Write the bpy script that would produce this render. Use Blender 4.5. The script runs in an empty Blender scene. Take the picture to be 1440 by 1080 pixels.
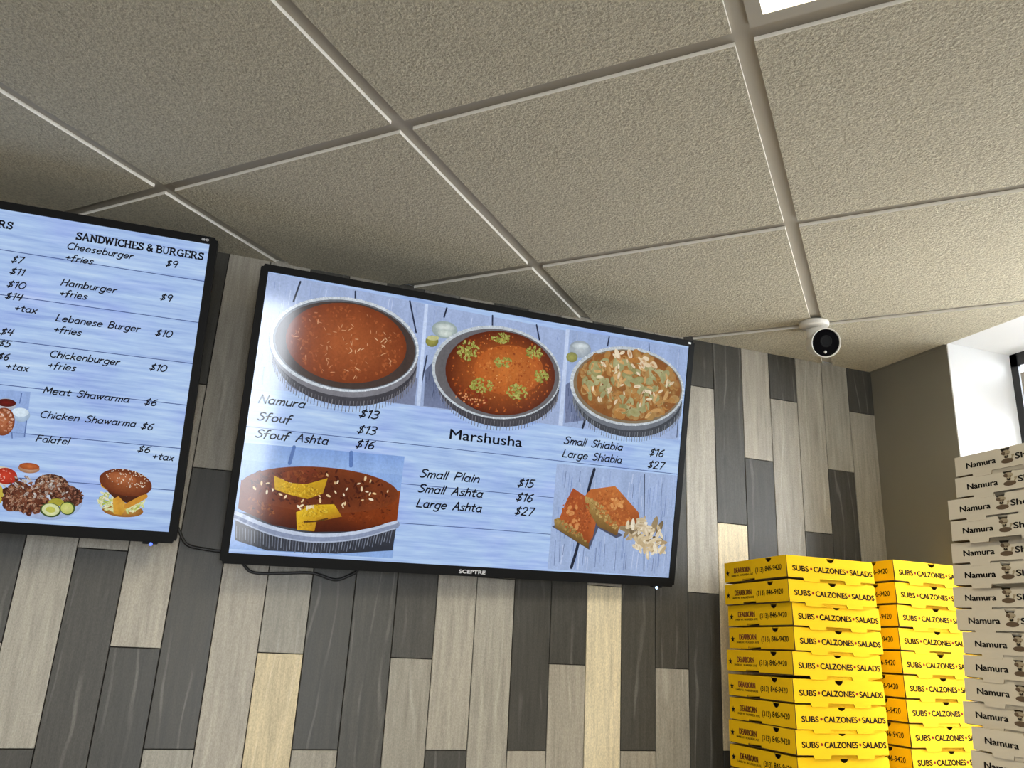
import bpy, bmesh, math, random
from mathutils import Vector, Matrix, Euler

# ------------------------------------------------------------------ camera, world, lights, exposure
scene = bpy.context.scene
COL = scene.collection
H = 2.44                                    # ceiling height above the floor
PI = math.pi

cam_data = bpy.data.cameras.new('camera')
cam = bpy.data.objects.new('camera', cam_data)
COL.objects.link(cam)
cam.location = (-1.8977, -1.9456, H - 0.8749)
cam.rotation_euler = (1.872969, -0.050768, -0.337156)
cam_data.sensor_width = 36.0
cam_data.lens = 36.0 * 1099.69 / 1440.0
cam_data.clip_start = 0.02
scene.camera = cam

world = bpy.data.worlds.new('daylight')
scene.world = world
world.use_nodes = True
wn, wl = world.node_tree.nodes, world.node_tree.links
bg = wn['Background']
WORLD_STRENGTH = 20.0
bg.inputs['Strength'].default_value = WORLD_STRENGTH
geo = wn.new('ShaderNodeNewGeometry')
sep = wn.new('ShaderNodeSeparateXYZ')
mr = wn.new('ShaderNodeMapRange')
mr.inputs['From Min'].default_value = -0.34
mr.inputs['From Max'].default_value = -0.16
mixw = wn.new('ShaderNodeMix'); mixw.data_type = 'RGBA'
mixw.inputs[6].default_value = (0.36, 0.365, 0.37, 1)     # pale paving below the horizon
mixw.inputs[7].default_value = (0.90, 0.97, 1.05, 1)       # overcast sky above it
tcw = wn.new('ShaderNodeTexCoord')
wl.new(tcw.outputs['Generated'], sep.inputs[0])
wl.new(sep.outputs['Z'], mr.inputs['Value'])
wl.new(mr.outputs['Result'], mixw.inputs[0])
wl.new(mixw.outputs[2], bg.inputs['Color'])

PANEL_STRENGTH = 21.0                        # ceiling light diffusers
SCREEN_STRENGTH = 0.92                      # menu screens

vs = scene.view_settings
vs.view_transform = 'Standard'
vs.look = 'None'
vs.gamma = 1.0
vs.use_curve_mapping = False
vs.exposure = 0.0

# window openings: daylight portals help the sampler find the sky
def portal(name, loc, rot, sx, sy):
    d = bpy.data.lights.new(name, 'AREA')
    d.shape = 'RECTANGLE'; d.size = sx; d.size_y = sy
    d.cycles.is_portal = True
    o = bpy.data.objects.new(name, d)
    o.location = loc; o.rotation_euler = rot
    COL.objects.link(o)
portal('daylight_portal', (0.30, -.80, 1.67), (0, PI/2, 0), 1.54, 1.0)
portal('daylight_portal', (-1.665, -4.56, 1.1), (PI/2, 0, 0), .8, 2.1)

portal('daylight_portal', (-4.65, -4.56, 1.5), (PI/2, 0, 0), .9, 1.5)

# ------------------------------------------------------------------ helpers
def srgb(h):
    if isinstance(h, str):
        c = [int(h[i:i+2], 16)/255 for i in (0, 2, 4)]
    else:
        c = [x/255 for x in h]
    return tuple((x/12.92 if x <= 0.04045 else ((x+0.055)/1.055)**2.4) for x in c) + (1.0,)

def new_mat(name, col=(0.5, 0.5, 0.5, 1), rough=0.5, spec=0.5, metal=0.0, emit=None, estr=0.0):
    m = bpy.data.materials.new(name)
    m.use_nodes = True
    b = m.node_tree.nodes['Principled BSDF']
    b.inputs['Base Color'].default_value = col
    b.inputs['Roughness'].default_value = rough
    b.inputs['Specular IOR Level'].default_value = spec
    b.inputs['Metallic'].default_value = metal
    if emit:
        b.inputs['Emission Color'].default_value = emit
        b.inputs['Emission Strength'].default_value = estr
    return m, m.node_tree.nodes, m.node_tree.links, b

def noise(n, l, vec, scale, detail=3.0, rough=0.55):
    t = n.new('ShaderNodeTexNoise')
    t.inputs['Scale'].default_value = scale
    t.inputs['Detail'].default_value = detail
    t.inputs['Roughness'].default_value = rough
    if vec: l.new(vec, t.inputs['Vector'])
    return t

def mapping(n, l, vec, scale=(1, 1, 1), rot=(0, 0, 0)):
    m = n.new('ShaderNodeMapping')
    m.inputs['Scale'].default_value = scale
    m.inputs['Rotation'].default_value = rot
    l.new(vec, m.inputs['Vector'])
    return m.outputs[0]

def ramp(n, l, fac, stops):
    r = n.new('ShaderNodeValToRGB')
    e = r.color_ramp.elements
    e[0].position, e[0].color = stops[0]
    e[1].position, e[1].color = stops[-1]
    for p, c in stops[1:-1]:
        x = e.new(p); x.color = c
    l.new(fac, r.inputs[0])
    return r.outputs[0]

def mixc(n, l, mode, fac, a, b):
    m = n.new('ShaderNodeMix'); m.data_type = 'RGBA'; m.blend_type = mode
    if isinstance(fac, float): m.inputs[0].default_value = fac
    else: l.new(fac, m.inputs[0])
    for i, x in ((6, a), (7, b)):
        if isinstance(x, tuple): m.inputs[i].default_value = x
        else: l.new(x, m.inputs[i])
    return m.outputs[2]

def bump(n, l, b, height, strength, dist):
    k = n.new('ShaderNodeBump')
    k.inputs['Strength'].default_value = strength
    k.inputs['Distance'].default_value = dist
    l.new(height, k.inputs['Height'])
    l.new(k.outputs[0], b.inputs['Normal'])

def grey(v): return (v, v, v, 1)

def obj(name, bm, mats, parent=None, smooth=False):
    bmesh.ops.recalc_face_normals(bm, faces=bm.faces[:])
    me = bpy.data.meshes.new(name)
    bm.to_mesh(me); bm.free()
    for m in (mats if isinstance(mats, (list, tuple)) else [mats]): me.materials.append(m)
    if smooth:
        for p in me.polygons: p.use_smooth = True
    o = bpy.data.objects.new(name, me)
    COL.objects.link(o)
    if parent: o.parent = parent
    return o

def empty(name, loc=(0, 0, 0)):
    o = bpy.data.objects.new(name, None)
    o.empty_display_size = 0.05
    o.location = loc
    COL.objects.link(o)
    return o

def tag(o, label, cat, group=None):
    o['label'] = label; o['category'] = cat
    if group: o['group'] = group
    return o

def struct(o):
    o['kind'] = 'structure'
    return o

def box(bm, x0, x1, y0, y1, z0, z1, mi=0):
    vs_ = [bm.verts.new((x, y, z)) for z in (z0, z1) for y in (y0, y1) for x in (x0, x1)]
    fs = []
    for f in ((0, 2, 3, 1), (4, 5, 7, 6), (0, 1, 5, 4), (2, 6, 7, 3), (0, 4, 6, 2), (1, 3, 7, 5)):
        fc = bm.faces.new([vs_[i] for i in f]); fc.material_index = mi; fs.append(fc)
    return fs

def bevel(bm, w, seg=2):
    bmesh.ops.bevel(bm, geom=bm.edges[:], offset=w, segments=seg, affect='EDGES', profile=0.6)

def prism(bm, pts, d, frame=None, mi=0, edge=None):
    """closed outline pts (a, b) in the local x-z plane, extruded from y=0 to y=d; frame maps to the target space"""
    f = frame or (lambda a, y, b: (a, y, b))
    A = [bm.verts.new(f(a, 0, b)) for a, b in pts]
    B = [bm.verts.new(f(a, d, b)) for a, b in pts]
    n = len(pts)
    fa = bm.faces.new(A); fb = bm.faces.new(B[::-1])
    for i in range(n):
        fc = bm.faces.new((A[i], B[i], B[(i+1) % n], A[(i+1) % n])); fc.material_index = mi if edge is None else edge
    fa.material_index = fb.material_index = mi
    bmesh.ops.triangulate(bm, faces=[fa, fb])

def axis_frame(p, d):
    w = Vector(d).normalized()
    u = w.cross(Vector((0, 0, 1)))
    if u.length < 1e-4: u = Vector((1, 0, 0))
    u.normalize(); v = w.cross(u)
    return Vector(p), u, v, w

def lathe(bm, p, d, prof, seg=40, mi=0):
    """prof: (distance along axis, radius)"""
    o, u, v, w = axis_frame(p, d)
    rings = []
    for t, r in prof:
        if r < 1e-6: rings.append([bm.verts.new(o + w*t)])
        else: rings.append([bm.verts.new(o + w*t + (u*math.cos(2*PI*i/seg) + v*math.sin(2*PI*i/seg))*r) for i in range(seg)])
    for a, b in zip(rings, rings[1:]):
        for i in range(seg):
            j = (i+1) % seg
            if len(a) == 1 and len(b) == 1: continue
            if len(a) == 1: q = (a[0], b[i], b[j])
            elif len(b) == 1: q = (a[i], b[0], a[j])
            else: q = (a[i], b[i], b[j], a[j])
            bm.faces.new(q).material_index = mi

def catmull(pts, k=8):
    pts = [Vector(p) for p in pts]
    if len(pts) < 3: return pts
    P = [pts[0]*2 - pts[1]] + pts + [pts[-1]*2 - pts[-2]]
    out = []
    for i in range(1, len(P)-2):
        a, b, c, d = P[i-1:i+3]
        for s in range(k):
            t = s/k
            out.append(0.5*((2*b) + (c-a)*t + (2*a-5*b+4*c-d)*t*t + (3*b-a-3*c+d)*t**3))
    out.append(P[-2])
    return out

def tube(bm, pts, r, seg=10, k=8):
    path = catmull(pts, k)
    prev = None
    for i, p in enumerate(path):
        t = (path[min(i+1, len(path)-1)] - path[max(i-1, 0)]).normalized()
        u = t.cross(Vector((0, 1, 0)))
        if u.length < 1e-3: u = t.cross(Vector((0, 0, 1)))
        u.normalize(); v = t.cross(u)
        ring = [bm.verts.new(p + (u*math.cos(2*PI*j/seg) + v*math.sin(2*PI*j/seg))*r) for j in range(seg)]
        if prev:
            for j in range(seg): bm.faces.new((prev[j], ring[j], ring[(j+1) % seg], prev[(j+1) % seg]))
        else: bm.faces.new(ring)
        prev = ring
    bm.faces.new(prev[::-1])

# ------------------------------------------------------------------ lettering
_text_cache = {}
def text_shape(s, bold=0.0):
    """outline letters as triangles, baseline start at the origin, cap height 1 -> (verts, faces, width)"""
    key = (s, bold)
    if key in _text_cache: return _text_cache[key]
    cu = bpy.data.curves.new('lettering', 'FONT')
    cu.body = s; cu.size = 1.0; cu.offset = bold; cu.resolution_u = 4
    cu.fill_mode = 'FRONT'
    o = bpy.data.objects.new('lettering', cu)
    COL.objects.link(o)
    dg = bpy.context.evaluated_depsgraph_get()
    dg.update()
    me = bpy.data.meshes.new_from_object(o.evaluated_get(dg))
    vs_ = [(v.co.x, v.co.y) for v in me.vertices]
    fs = [tuple(p.vertices) for p in me.polygons]
    bpy.data.objects.remove(o); bpy.data.curves.remove(cu); bpy.data.meshes.remove(me)
    x0 = min(v[0] for v in vs_); x1 = max(v[0] for v in vs_)
    cap = 0.729
    r = ([((x-x0)/cap, y/cap) for x, y in vs_], fs, (x1-x0)/cap)
    _text_cache[key] = r
    return r

def arc(cx, cy, rx, ry, a0, a1, n=10):
    return [(cx+rx*math.cos(math.radians(a0+(a1-a0)*i/n)), cy+ry*math.sin(math.radians(a0+(a1-a0)*i/n))) for i in range(n+1)]

# single-stroke hand lettering: cap height 1, x-height 0.6
_o = arc(.24, .3, .24, .3, 90, 450, 16)
PEN = {
 'a': [arc(.24, .3, .24, .3, 60, 330, 14), [(.45, .6), (.44, .15), (.5, 0)]],
 'b': [[(.02, 1.02), (.02, 0)], arc(.23, .3, .23, .3, 170, -170, 14)],
 'c': [arc(.25, .3, .25, .3, 45, 320, 12)],
 'e': [[(.03, .31), (.44, .35)], arc(.24, .3, .24, .3, 12, 320, 14)],
 'f': [arc(.3, .8, .16, .22, 60, 180, 6) + [(.14, .3), (.1, -.1)], [(-.04, .55), (.34, .58)]],
 'g': [arc(.24, .3, .24, .3, 60, 330, 14), [(.46, .6), (.44, 0), (.34, -.3), (.12, -.34), (.0, -.26)]],
 'h': [[(.03, 1.02), (0, 0)], [(.02, .36), (.14, .55), (.3, .6), (.4, .46), (.4, 0)]],
 'i': [[(.03, .6), (.01, 0)], [(.04, .84), (.05, .88)]],
 'k': [[(.03, 1.02), (0, 0)], [(.36, .58), (.02, .26)], [(.14, .34), (.4, 0)]],
 'l': [[(.03, 1.02), (0, 0)]],
 'm': [[(.02, .6), (0, 0)], [(.02, .38), (.12, .55), (.24, .58), (.3, .44), (.29, 0)], [(.3, .4), (.42, .56), (.54, .58), (.6, .42), (.6, 0)]],
 'n': [[(.02, .6), (0, 0)], [(.02, .38), (.14, .55), (.3, .6), (.4, .44), (.4, 0)]],
 'o': [_o],
 'r': [[(.02, .6), (0, 0)], [(.02, .36), (.14, .53), (.3, .58)]],
 's': [[(.36, .54), (.2, .6), (.05, .5), (.14, .34), (.32, .22), (.3, .06), (.14, 0), (0, .06)]],
 't': [[(.16, .9), (.14, .16), (.22, .01), (.34, .04)], [(-.02, .6), (.34, .63)]],
 'u': [[(.02, .6), (.02, .2), (.12, .02), (.3, .04), (.4, .2)], [(.42, .6), (.42, 0)]],
 'w': [[(0, .6), (.1, .04)], [(.1, .04), (.3, .5)], [(.3, .5), (.4, .04)], [(.4, .04), (.6, .6)]],
 'x': [[(0, .58), (.38, 0)], [(.4, .6), (0, 0)]],
 'A': [[(0, 0), (.3, 1)], [(.3, 1), (.56, 0)], [(.12, .36), (.46, .38)]],
 'B': [[(.03, 1), (0, 0)], [(.03, 1), (.34, .98), (.46, .78), (.3, .56), (.04, .52)], [(.04, .52), (.4, .48), (.54, .26), (.36, .03), (0, 0)]],
 'C': [arc(.36, .5, .36, .5, 50, 310, 14)],
 'F': [[(.04, 1), (0, 0)], [(.04, 1), (.5, 1)], [(.03, .54), (.42, .56)]],
 'H': [[(.04, 1), (0, 0)], [(.56, 1), (.52, 0)], [(.02, .52), (.54, .52)]],
 'L': [[(.04, 1), (0, 0)], [(0, 0), (.46, 0)]],
 'M': [[(.06, 1), (0, 0)], [(.06, 1), (.34, .3)], [(.34, .3), (.62, 1)], [(.62, 1), (.68, 0)]],
 'N': [[(.03, 1), (0, 0)], [(.03, 1), (.54, 0)], [(.54, 0), (.58, 1)]],
 'P': [[(.04, 1), (0, 0)], [(.04, 1), (.4, .96), (.52, .72), (.36, .5), (.03, .46)]],
 'S': [[(.5, .9), (.3, 1), (.08, .88), (.1, .66), (.34, .5), (.48, .3), (.36, .06), (.14, 0), (0, .1)]],
 '$': [[(.44, .8), (.26, .88), (.08, .76), (.12, .58), (.34, .42), (.4, .22), (.24, .08), (.0, .16)], [(.3, 1.04), (.14, -.08)]],
 '+': [[(0, .42), (.44, .42)], [(.22, .66), (.22, .18)]],
 '0': [arc(.27, .5, .27, .5, 90, 450, 16)],
 '1': [[(.0, .82), (.2, 1)], [(.2, 1), (.16, 0)]],
 '2': [[(.02, .8), (.14, .98), (.36, .96), (.42, .74), (.26, .38), (0, .02)], [(0, .02), (.48, 0)]],
 '3': [[(.04, .96), (.3, 1), (.44, .82), (.32, .58), (.14, .54)], [(.14, .54), (.4, .46), (.44, .18), (.24, 0), (0, .06)]],
 '4': [[(.12, .96), (.0, .4)], [(0, .4), (.46, .42)], [(.42, 1), (.34, 0)]],
 '5': [[(.46, 1), (.1, .98)], [(.1, .98), (.06, .58)], [(.06, .58), (.3, .62), (.44, .38), (.34, .08), (.12, 0), (0, .06)]],
 '6': [[(.4, .98), (.14, .74), (.02, .34), (.1, .04), (.32, .02), (.44, .26), (.32, .48), (.1, .42), (.04, .3)]],
 '7': [[(0, .98), (.46, 1)], [(.46, 1), (.14, 0)]],
 '9': [[(.44, .78), (.3, .98), (.08, .88), (.04, .6), (.22, .46), (.42, .62), (.45, .8)], [(.45, .8), (.36, 0)]],
}
# heavier slab letters for the headings: strokes, then the stroke ends that carry a serif
SLAB = {
 'A': ([[(.08, 0), (.36, 1)], [(.36, 1), (.66, 0)], [(.18, .34), (.56, .34)]], [(.08, 0), (.66, 0)]),
 'B': ([[(.1, 1), (.1, 0)], [(.1, 1), (.42, .98), (.54, .78), (.42, .55), (.1, .53)], [(.1, .53), (.48, .5), (.6, .26), (.46, .02), (.1, 0)]], [(.06, 0), (.06, 1)]),
 'C': ([arc(.38, .5, .34, .48, 48, 312, 14), [(.6, .96), (.6, .72)]], []),
 'D': ([[(.1, 1), (.1, 0)], [(.1, 1), (.44, .96), (.62, .7), (.62, .3), (.44, .04), (.1, 0)]], [(.06, 0), (.06, 1)]),
 'E': ([[(.1, 1), (.1, 0)], [(.1, 1), (.56, 1)], [(.1, .52), (.42, .52)], [(.1, 0), (.58, 0)], [(.56, 1), (.56, .8)], [(.58, 0), (.58, .22)]], [(.06, 0), (.06, 1)]),
 'G': ([arc(.38, .5, .34, .48, 50, 330, 14), [(.66, .0), (.66, .44)], [(.44, .44), (.76, .44)]], []),
 'H': ([[(.1, 1), (.1, 0)], [(.6, 1), (.6, 0)], [(.1, .52), (.6, .52)]], [(.1, 0), (.1, 1), (.6, 0), (.6, 1)]),
 'I': ([[(.14, 1), (.14, 0)]], [(.14, 0), (.14, 1)]),
 'N': ([[(.1, 1), (.1, 0)], [(.1, 1), (.6, 0)], [(.6, 0), (.6, 1)]], [(.1, 0), (.06, 1), (.6, 1)]),
 'R': ([[(.1, 1), (.1, 0)], [(.1, 1), (.44, .98), (.56, .76), (.44, .52), (.1, .5)], [(.34, .5), (.62, 0)]], [(.1, 0), (.06, 1), (.64, 0)]),
 'S': ([[(.5, .86), (.3, 1), (.08, .86), (.14, .62), (.42, .44), (.52, .22), (.34, 0), (.04, .12)], [(.52, 1), (.52, .76)], [(.03, 0), (.03, .24)]], []),
 'U': ([[(.1, 1), (.1, .3), (.22, .04), (.46, .04), (.58, .3), (.58, 1)]], [(.1, 1), (.58, 1)]),
 'W': ([[(.06, 1), (.26, 0)], [(.26, 0), (.46, .9)], [(.46, .9), (.66, 0)], [(.66, 0), (.86, 1)]], [(.06, 1), (.46, 1), (.86, 1)]),
 '&': ([[(.6, .02), (.14, .7), (.16, .92), (.34, .98), (.44, .8), (.1, .4), (.06, .16), (.24, 0), (.46, .14), (.58, .44)]], []),
}

class Picture:
    """flat artwork shown on a screen: coloured pieces in millimetres from the screen centre, one mesh"""
    def __init__(self):
        self.v, self.f, self.c = [], [], []
        self.layer = 0
    def up(self, k=1): self.layer += k
    def poly(self, pts, cols, lay=None):
        b = len(self.v); y = -0.00010 - 0.00003*(self.layer if lay is None else lay)
        for (x, z), c in zip(pts, cols):
            self.v.append((x/1000, y, z/1000)); self.c.append(c)
        self.f.append(tuple(range(b, b+len(pts))))
    def fan(self, cx, cz, ring, c0, c1, lay=None):
        n = len(ring)
        for i in range(n):
            self.poly([(cx, cz), ring[i], ring[(i+1) % n]], [c0, c1, c1], lay)
    def ell(self, cx, cz, a, b, rot, n=40):
        r = math.radians(rot)
        return [(cx + a*math.cos(t)*math.cos(r) - b*math.sin(t)*math.sin(r), cz + a*math.cos(t)*math.sin(r) + b*math.sin(t)*math.cos(r))
                for t in [2*PI*i/n for i in range(n)]]
    def E(self, cx, cz, a, b, rot, c0, c1=None):
        self.up(); self.fan(cx, cz, self.ell(cx, cz, a, b, rot), srgb(c0), srgb(c1 or c0))
    def Q(self, pts, *cols):
        self.up()
        cs = [srgb(c) for c in cols]
        if len(cs) == 1: self.poly(pts, cs*len(pts)); return
        cx = sum(p[0] for p in pts)/len(pts); cz = sum(p[1] for p in pts)/len(pts)
        n = len(pts); m = tuple(sum(c[i] for c in cs)/n for i in range(4))
        for i in range(n):
            self.poly([(cx, cz), pts[i], pts[(i+1) % n]], [m, cs[i], cs[(i+1) % n]])
    def ribbon(self, pts, w, c, lay=None):
        pts = [Vector(p) for p in pts]
        for i in range(len(pts)-1):
            d = pts[i+1]-pts[i]
            if d.length < 1e-6: continue
            n = Vector((-d.y, d.x)).normalized()*w/2
            self.poly([tuple(pts[i]+n), tuple(pts[i+1]+n), tuple(pts[i+1]-n), tuple(pts[i]-n)], [c]*4, lay)
        for p in pts:
            self.poly([(p.x + w/2*math.cos(t), p.y + w/2*math.sin(t)) for t in [2*PI*k/8 for k in range(8)]], [c]*8, lay)
    def L(self, pts, w, c):
        self.up(); self.ribbon(catmull([Vector(p) for p in pts], 4) if len(pts) > 2 else pts, w, srgb(c))
    def N(self, cx, cz, a, b, rot, n, size, asp, cols):
        rnd = random.Random(int(cx*7+cz*13+n)); r = math.radians(rot)
        self.up()
        for i in range(n):
            s = math.sqrt(rnd.random()); t = rnd.random()*2*PI
            u, v = a*s*math.cos(t), b*s*math.sin(t)
            x, z = cx + u*math.cos(r) - v*math.sin(r), cz + u*math.sin(r) + v*math.cos(r)
            L_ = size*rnd.uniform(.55, 1.1)/2
            self.fan(x, z, self.ell(x, z, L_, L_*asp, rnd.uniform(0, 180), 9), srgb(rnd.choice(cols)), srgb(rnd.choice(cols)), self.layer + 0.1*(i % 12))
        self.up()
    def write(self, s, x, z, width, cap):
        ink = (0.004, 0.005, 0.009, 1)
        lay = 220
        if s[0] == '*':
            vs_, fs, w = text_shape(s[1:], 0.0)
            for dx, dz in ((-.6, 0), (.6, 0), (0, -.4), (0, .4)):
                for f in fs:
                    self.poly([(x + dx + vs_[i][0]*width/w, z + dz + vs_[i][1]*cap) for i in f], [ink]*len(f), lay)
            return
        slab = s[0] == '#'
        glyphs, adv = [], 0.0
        for ch in s.lstrip('#'):
            if ch == ' ': adv += .56 if not slab else .34; continue
            if slab:
                st, se = SLAB[ch]; st = [list(q) for q in st]
                for (sx, sy) in se: st.append([(sx-.1, sy), (sx+.1, sy)])
            else: st = PEN[ch]
            st = [[(px + (0 if slab else py*.2), py) for px, py in q] for q in st]
            x1 = max(p[0] - (0 if slab else p[1]*.2) for q in st for p in q)
            glyphs.append((adv, st)); adv += x1 + (.17 if not slab else .12)
        ext = max(a + p[0] for a, st in glyphs for q in st for p in q)
        k = width/ext
        for a, st in glyphs:
            for q in st:
                pts = [(x + (a+px)*k, z + py*cap) for px, py in q]
                if len(pts) > 2: pts = catmull([Vector(p) for p in pts], 3)
                vert = slab and abs(pts[0][0]-pts[-1][0]) < abs(pts[0][1]-pts[-1][1])
                self.ribbon(pts, (cap*.23 if vert else cap*.15) if slab else cap*.175, ink, lay)
    def build(self, name, mat, parent):
        me = bpy.data.meshes.new(name)
        me.from_pydata(self.v, [], self.f)
        at = me.color_attributes.new('ink', 'FLOAT_COLOR', 'POINT')
        at.data.foreach_set('color', [x for c in self.c for x in c])
        me.materials.append(mat)
        o = bpy.data.objects.new(name, me)
        COL.objects.link(o); o.parent = parent
        return o

# ------------------------------------------------------------------ materials
def m_planks():
    m, n, l, b = new_mat('stone_planks', rough=0.38, spec=0.32)
    at = n.new('ShaderNodeVertexColor'); at.layer_name = 'tone'
    tc = n.new('ShaderNodeTexCoord')
    # every plank reads its own stretch of stone: alpha of the tone attribute shifts the pattern
    off = n.new('ShaderNodeVectorMath'); off.operation = 'ADD'
    comb = n.new('ShaderNodeCombineXYZ')
    mu = n.new('ShaderNodeMath'); mu.operation = 'MULTIPLY'; mu.inputs[1].default_value = 37.0
    l.new(at.outputs['Alpha'], mu.inputs[0]); l.new(mu.outputs[0], comb.inputs[1])
    l.new(tc.outputs['Object'], off.inputs[0]); l.new(comb.outputs[0], off.inputs[1])
    st = mapping(n, l, off.outputs[0], (19, 1, 1.3))
    n1 = noise(n, l, st, 5.0, 8, .66)
    base = mixc(n, l, 'MULTIPLY', 0.9, at.outputs['Color'], ramp(n, l, n1.outputs[0], [(.28, grey(.70)), (.5, grey(1.0)), (.72, grey(1.24))]))
    # pale wandering veins
    wv = n.new('ShaderNodeTexWave'); wv.wave_type = 'BANDS'; wv.bands_direction = 'X'
    wv.inputs['Scale'].default_value = 2.2; wv.inputs['Distortion'].default_value = 9.0
    wv.inputs['Detail'].default_value = 3.0; wv.inputs['Detail Scale'].default_value = 1.2
    l.new(mapping(n, l, off.outputs[0], (2.6, 1, .55)), wv.inputs['Vector'])
    vein = ramp(n, l, wv.outputs[0], [(.955, grey(0)), (.995, grey(1))])
    patch = ramp(n, l, noise(n, l, off.outputs[0], 6.0, 2).outputs[0], [(.44, grey(0)), (.64, grey(.7))])
    vm = mixc(n, l, 'MULTIPLY', 1.0, vein, patch)
    base2 = mixc(n, l, 'ADD', vm, base, (0.10, 0.095, 0.085, 1))
    fine = noise(n, l, mapping(n, l, off.outputs[0], (2, 1, 1)), 240.0, 3)
    base3 = mixc(n, l, 'MULTIPLY', 0.75, base2, ramp(n, l, fine.outputs[0], [(.35, grey(.8)), (.65, grey(1.15))]))
    l.new(base3, b.inputs['Base Color'])
    rr = n.new('ShaderNodeMapRange'); rr.inputs['To Min'].default_value = .32; rr.inputs['To Max'].default_value = .50
    l.new(n1.outputs[0], rr.inputs['Value']); l.new(rr.outputs[0], b.inputs['Roughness'])
    bump(n, l, b, fine.outputs[0], 0.12, 0.0006)
    return m

def m_ceiling_tile():
    m, n, l, b = new_mat('fissured_ceiling_tile', rough=0.95, spec=0.1)
    tc = n.new('ShaderNodeTexCoord')
    a = noise(n, l, tc.outputs['Object'], 210.0, 4, .65)
    c = noise(n, l, tc.outputs['Object'], 95.0, 3, .65)
    h = n.new('ShaderNodeMath'); h.operation = 'ADD'
    l.new(a.outputs[0], h.inputs[0]); l.new(c.outputs[0], h.inputs[1])
    col = ramp(n, l, a.outputs[0], [(.32, (.45, .40, .295, 1)), (.60, (.69, .63, .475, 1))])
    l.new(col, b.inputs['Base Color'])
    bump(n, l, b, h.outputs[0], 0.9, 0.0072)
    return m

def m_paint(name, col, rough=.6, tex=120.0, bs=.05, spec=.35):
    m, n, l, b = new_mat(name, col, rough, spec)
    tc = n.new('ShaderNodeTexCoord')
    a = noise(n, l, tc.outputs['Object'], 3.0, 4)
    l.new(mixc(n, l, 'MULTIPLY', .35, col, ramp(n, l, a.outputs[0], [(.3, grey(.86)), (.7, grey(1.06))])), b.inputs['Base Color'])
    bump(n, l, b, noise(n, l, tc.outputs['Object'], tex, 2).outputs[0], bs, 0.001)
    return m

def m_plastic(name, col, rough=.35, spec=.5):
    m, n, l, b = new_mat(name, col, rough, spec)
    tc = n.new('ShaderNodeTexCoord')
    bump(n, l, b, noise(n, l, tc.outputs['Object'], 900.0, 1).outputs[0], .04, .0002)
    return m

def m_card(name, col):
    m, n, l, b = new_mat(name, col, .75, .08)
    tc = n.new('ShaderNodeTexCoord')
    a = noise(n, l, mapping(n, l, tc.outputs['Object'], (1, 1, 3)), 14.0, 4)
    l.new(mixc(n, l, 'MULTIPLY', .4, col, ramp(n, l, a.outputs[0], [(.3, grey(.88)), (.7, grey(1.05))])), b.inputs['Base Color'])
    bump(n, l, b, noise(n, l, mapping(n, l, tc.outputs['Object'], (1, 1, 6)), 60.0, 2).outputs[0], .10, .0008)
    return m

def m_screen_wood():
    """lit display showing pale blue washed boards"""
    m, n, l, b = new_mat('display_boards', (.004, .004, .005, 1), .09, .5)
    tc = n.new('ShaderNodeTexCoord')
    s1 = noise(n, l, mapping(n, l, tc.outputs['Object'], (2.2, 1, 30)), 3.0, 6, .6)
    s2 = noise(n, l, mapping(n, l, tc.outputs['Object'], (3.0, 1, 5)), 2.2, 3, .5)
    c1 = ramp(n, l, s1.outputs[0], [(.28, srgb('8ea8dc')), (.44, srgb('a8c2ec')), (.58, srgb('b8d2f4')), (.74, srgb('cee2f8'))])
    c2 = ramp(n, l, s2.outputs[0], [(.3, srgb('e6e4ff')), (.5, srgb('f6faff')), (.7, srgb('ffffff'))])
    l.new(mixc(n, l, 'MULTIPLY', .8, c1, c2), b.inputs['Emission Color'])
    b.inputs['Emission Strength'].default_value = SCREEN_STRENGTH
    return m

def m_picture():
    m, n, l, b = new_mat('display_picture', (.004, .004, .005, 1), .09, .5)
    at = n.new('ShaderNodeVertexColor'); at.layer_name = 'ink'
    tc = n.new('ShaderNodeTexCoord')
    a = noise(n, l, tc.outputs['Object'], 160.0, 3, .7)
    c = noise(n, l, mapping(n, l, tc.outputs['Object'], (1, 1, .25)), 30.0, 3, .6)
    v1 = mixc(n, l, 'MULTIPLY', .55, at.outputs['Color'], ramp(n, l, a.outputs[0], [(.32, grey(.8)), (.66, grey(1.14))]))
    v2 = mixc(n, l, 'MULTIPLY', .5, v1, ramp(n, l, c.outputs[0], [(.35, grey(.8)), (.65, grey(1.12))]))
    l.new(v2, b.inputs['Emission Color'])
    b.inputs['Emission Strength'].default_value = SCREEN_STRENGTH
    return m

M = {}
M['plank'] = m_planks()
M['grout'] = m_paint('dark_grout', (.022, .021, .019, 1), .9, spec=.1)
M['tile'] = m_ceiling_tile()
M['tile_edge'] = m_paint('brightened_tile_edge', (.90, .86, .76, 1), .7)  # tile sides paler than the faces, painting in light caught on the edges
M['tbar'] = m_paint('painted_steel_grid', (.42, .385, .315, 1), .45, 40, .01)
M['taupe'] = m_paint('taupe_wall_paint', (.20, .185, .145, 1), .55)
M['white'] = m_paint('white_wall_paint', (.84, .84, .83, 1), .6)
M['cream_wall'] = m_paint('cream_wall_paint', (.25, .195, .115, 1), .6)
M['floor'] = m_paint('brown_floor_tile', (.062, .042, .023, 1), .4, 20, .02)
M['black_metal'] = m_plastic('black_window_metal', (.012, .012, .013, 1), .4)
M['bezel'] = m_plastic('black_bezel_plastic', (.005, .005, .005, 1), .6, .12)
M['housing'] = m_plastic('black_housing_plastic', (.012, .012, .012, 1), .6, .2)
M['cord'] = m_plastic('black_cord_rubber', (.012, .012, .012, 1), .5)
M['white_plastic'] = m_plastic('white_camera_plastic', (.74, .71, .64, 1), .4)
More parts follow.
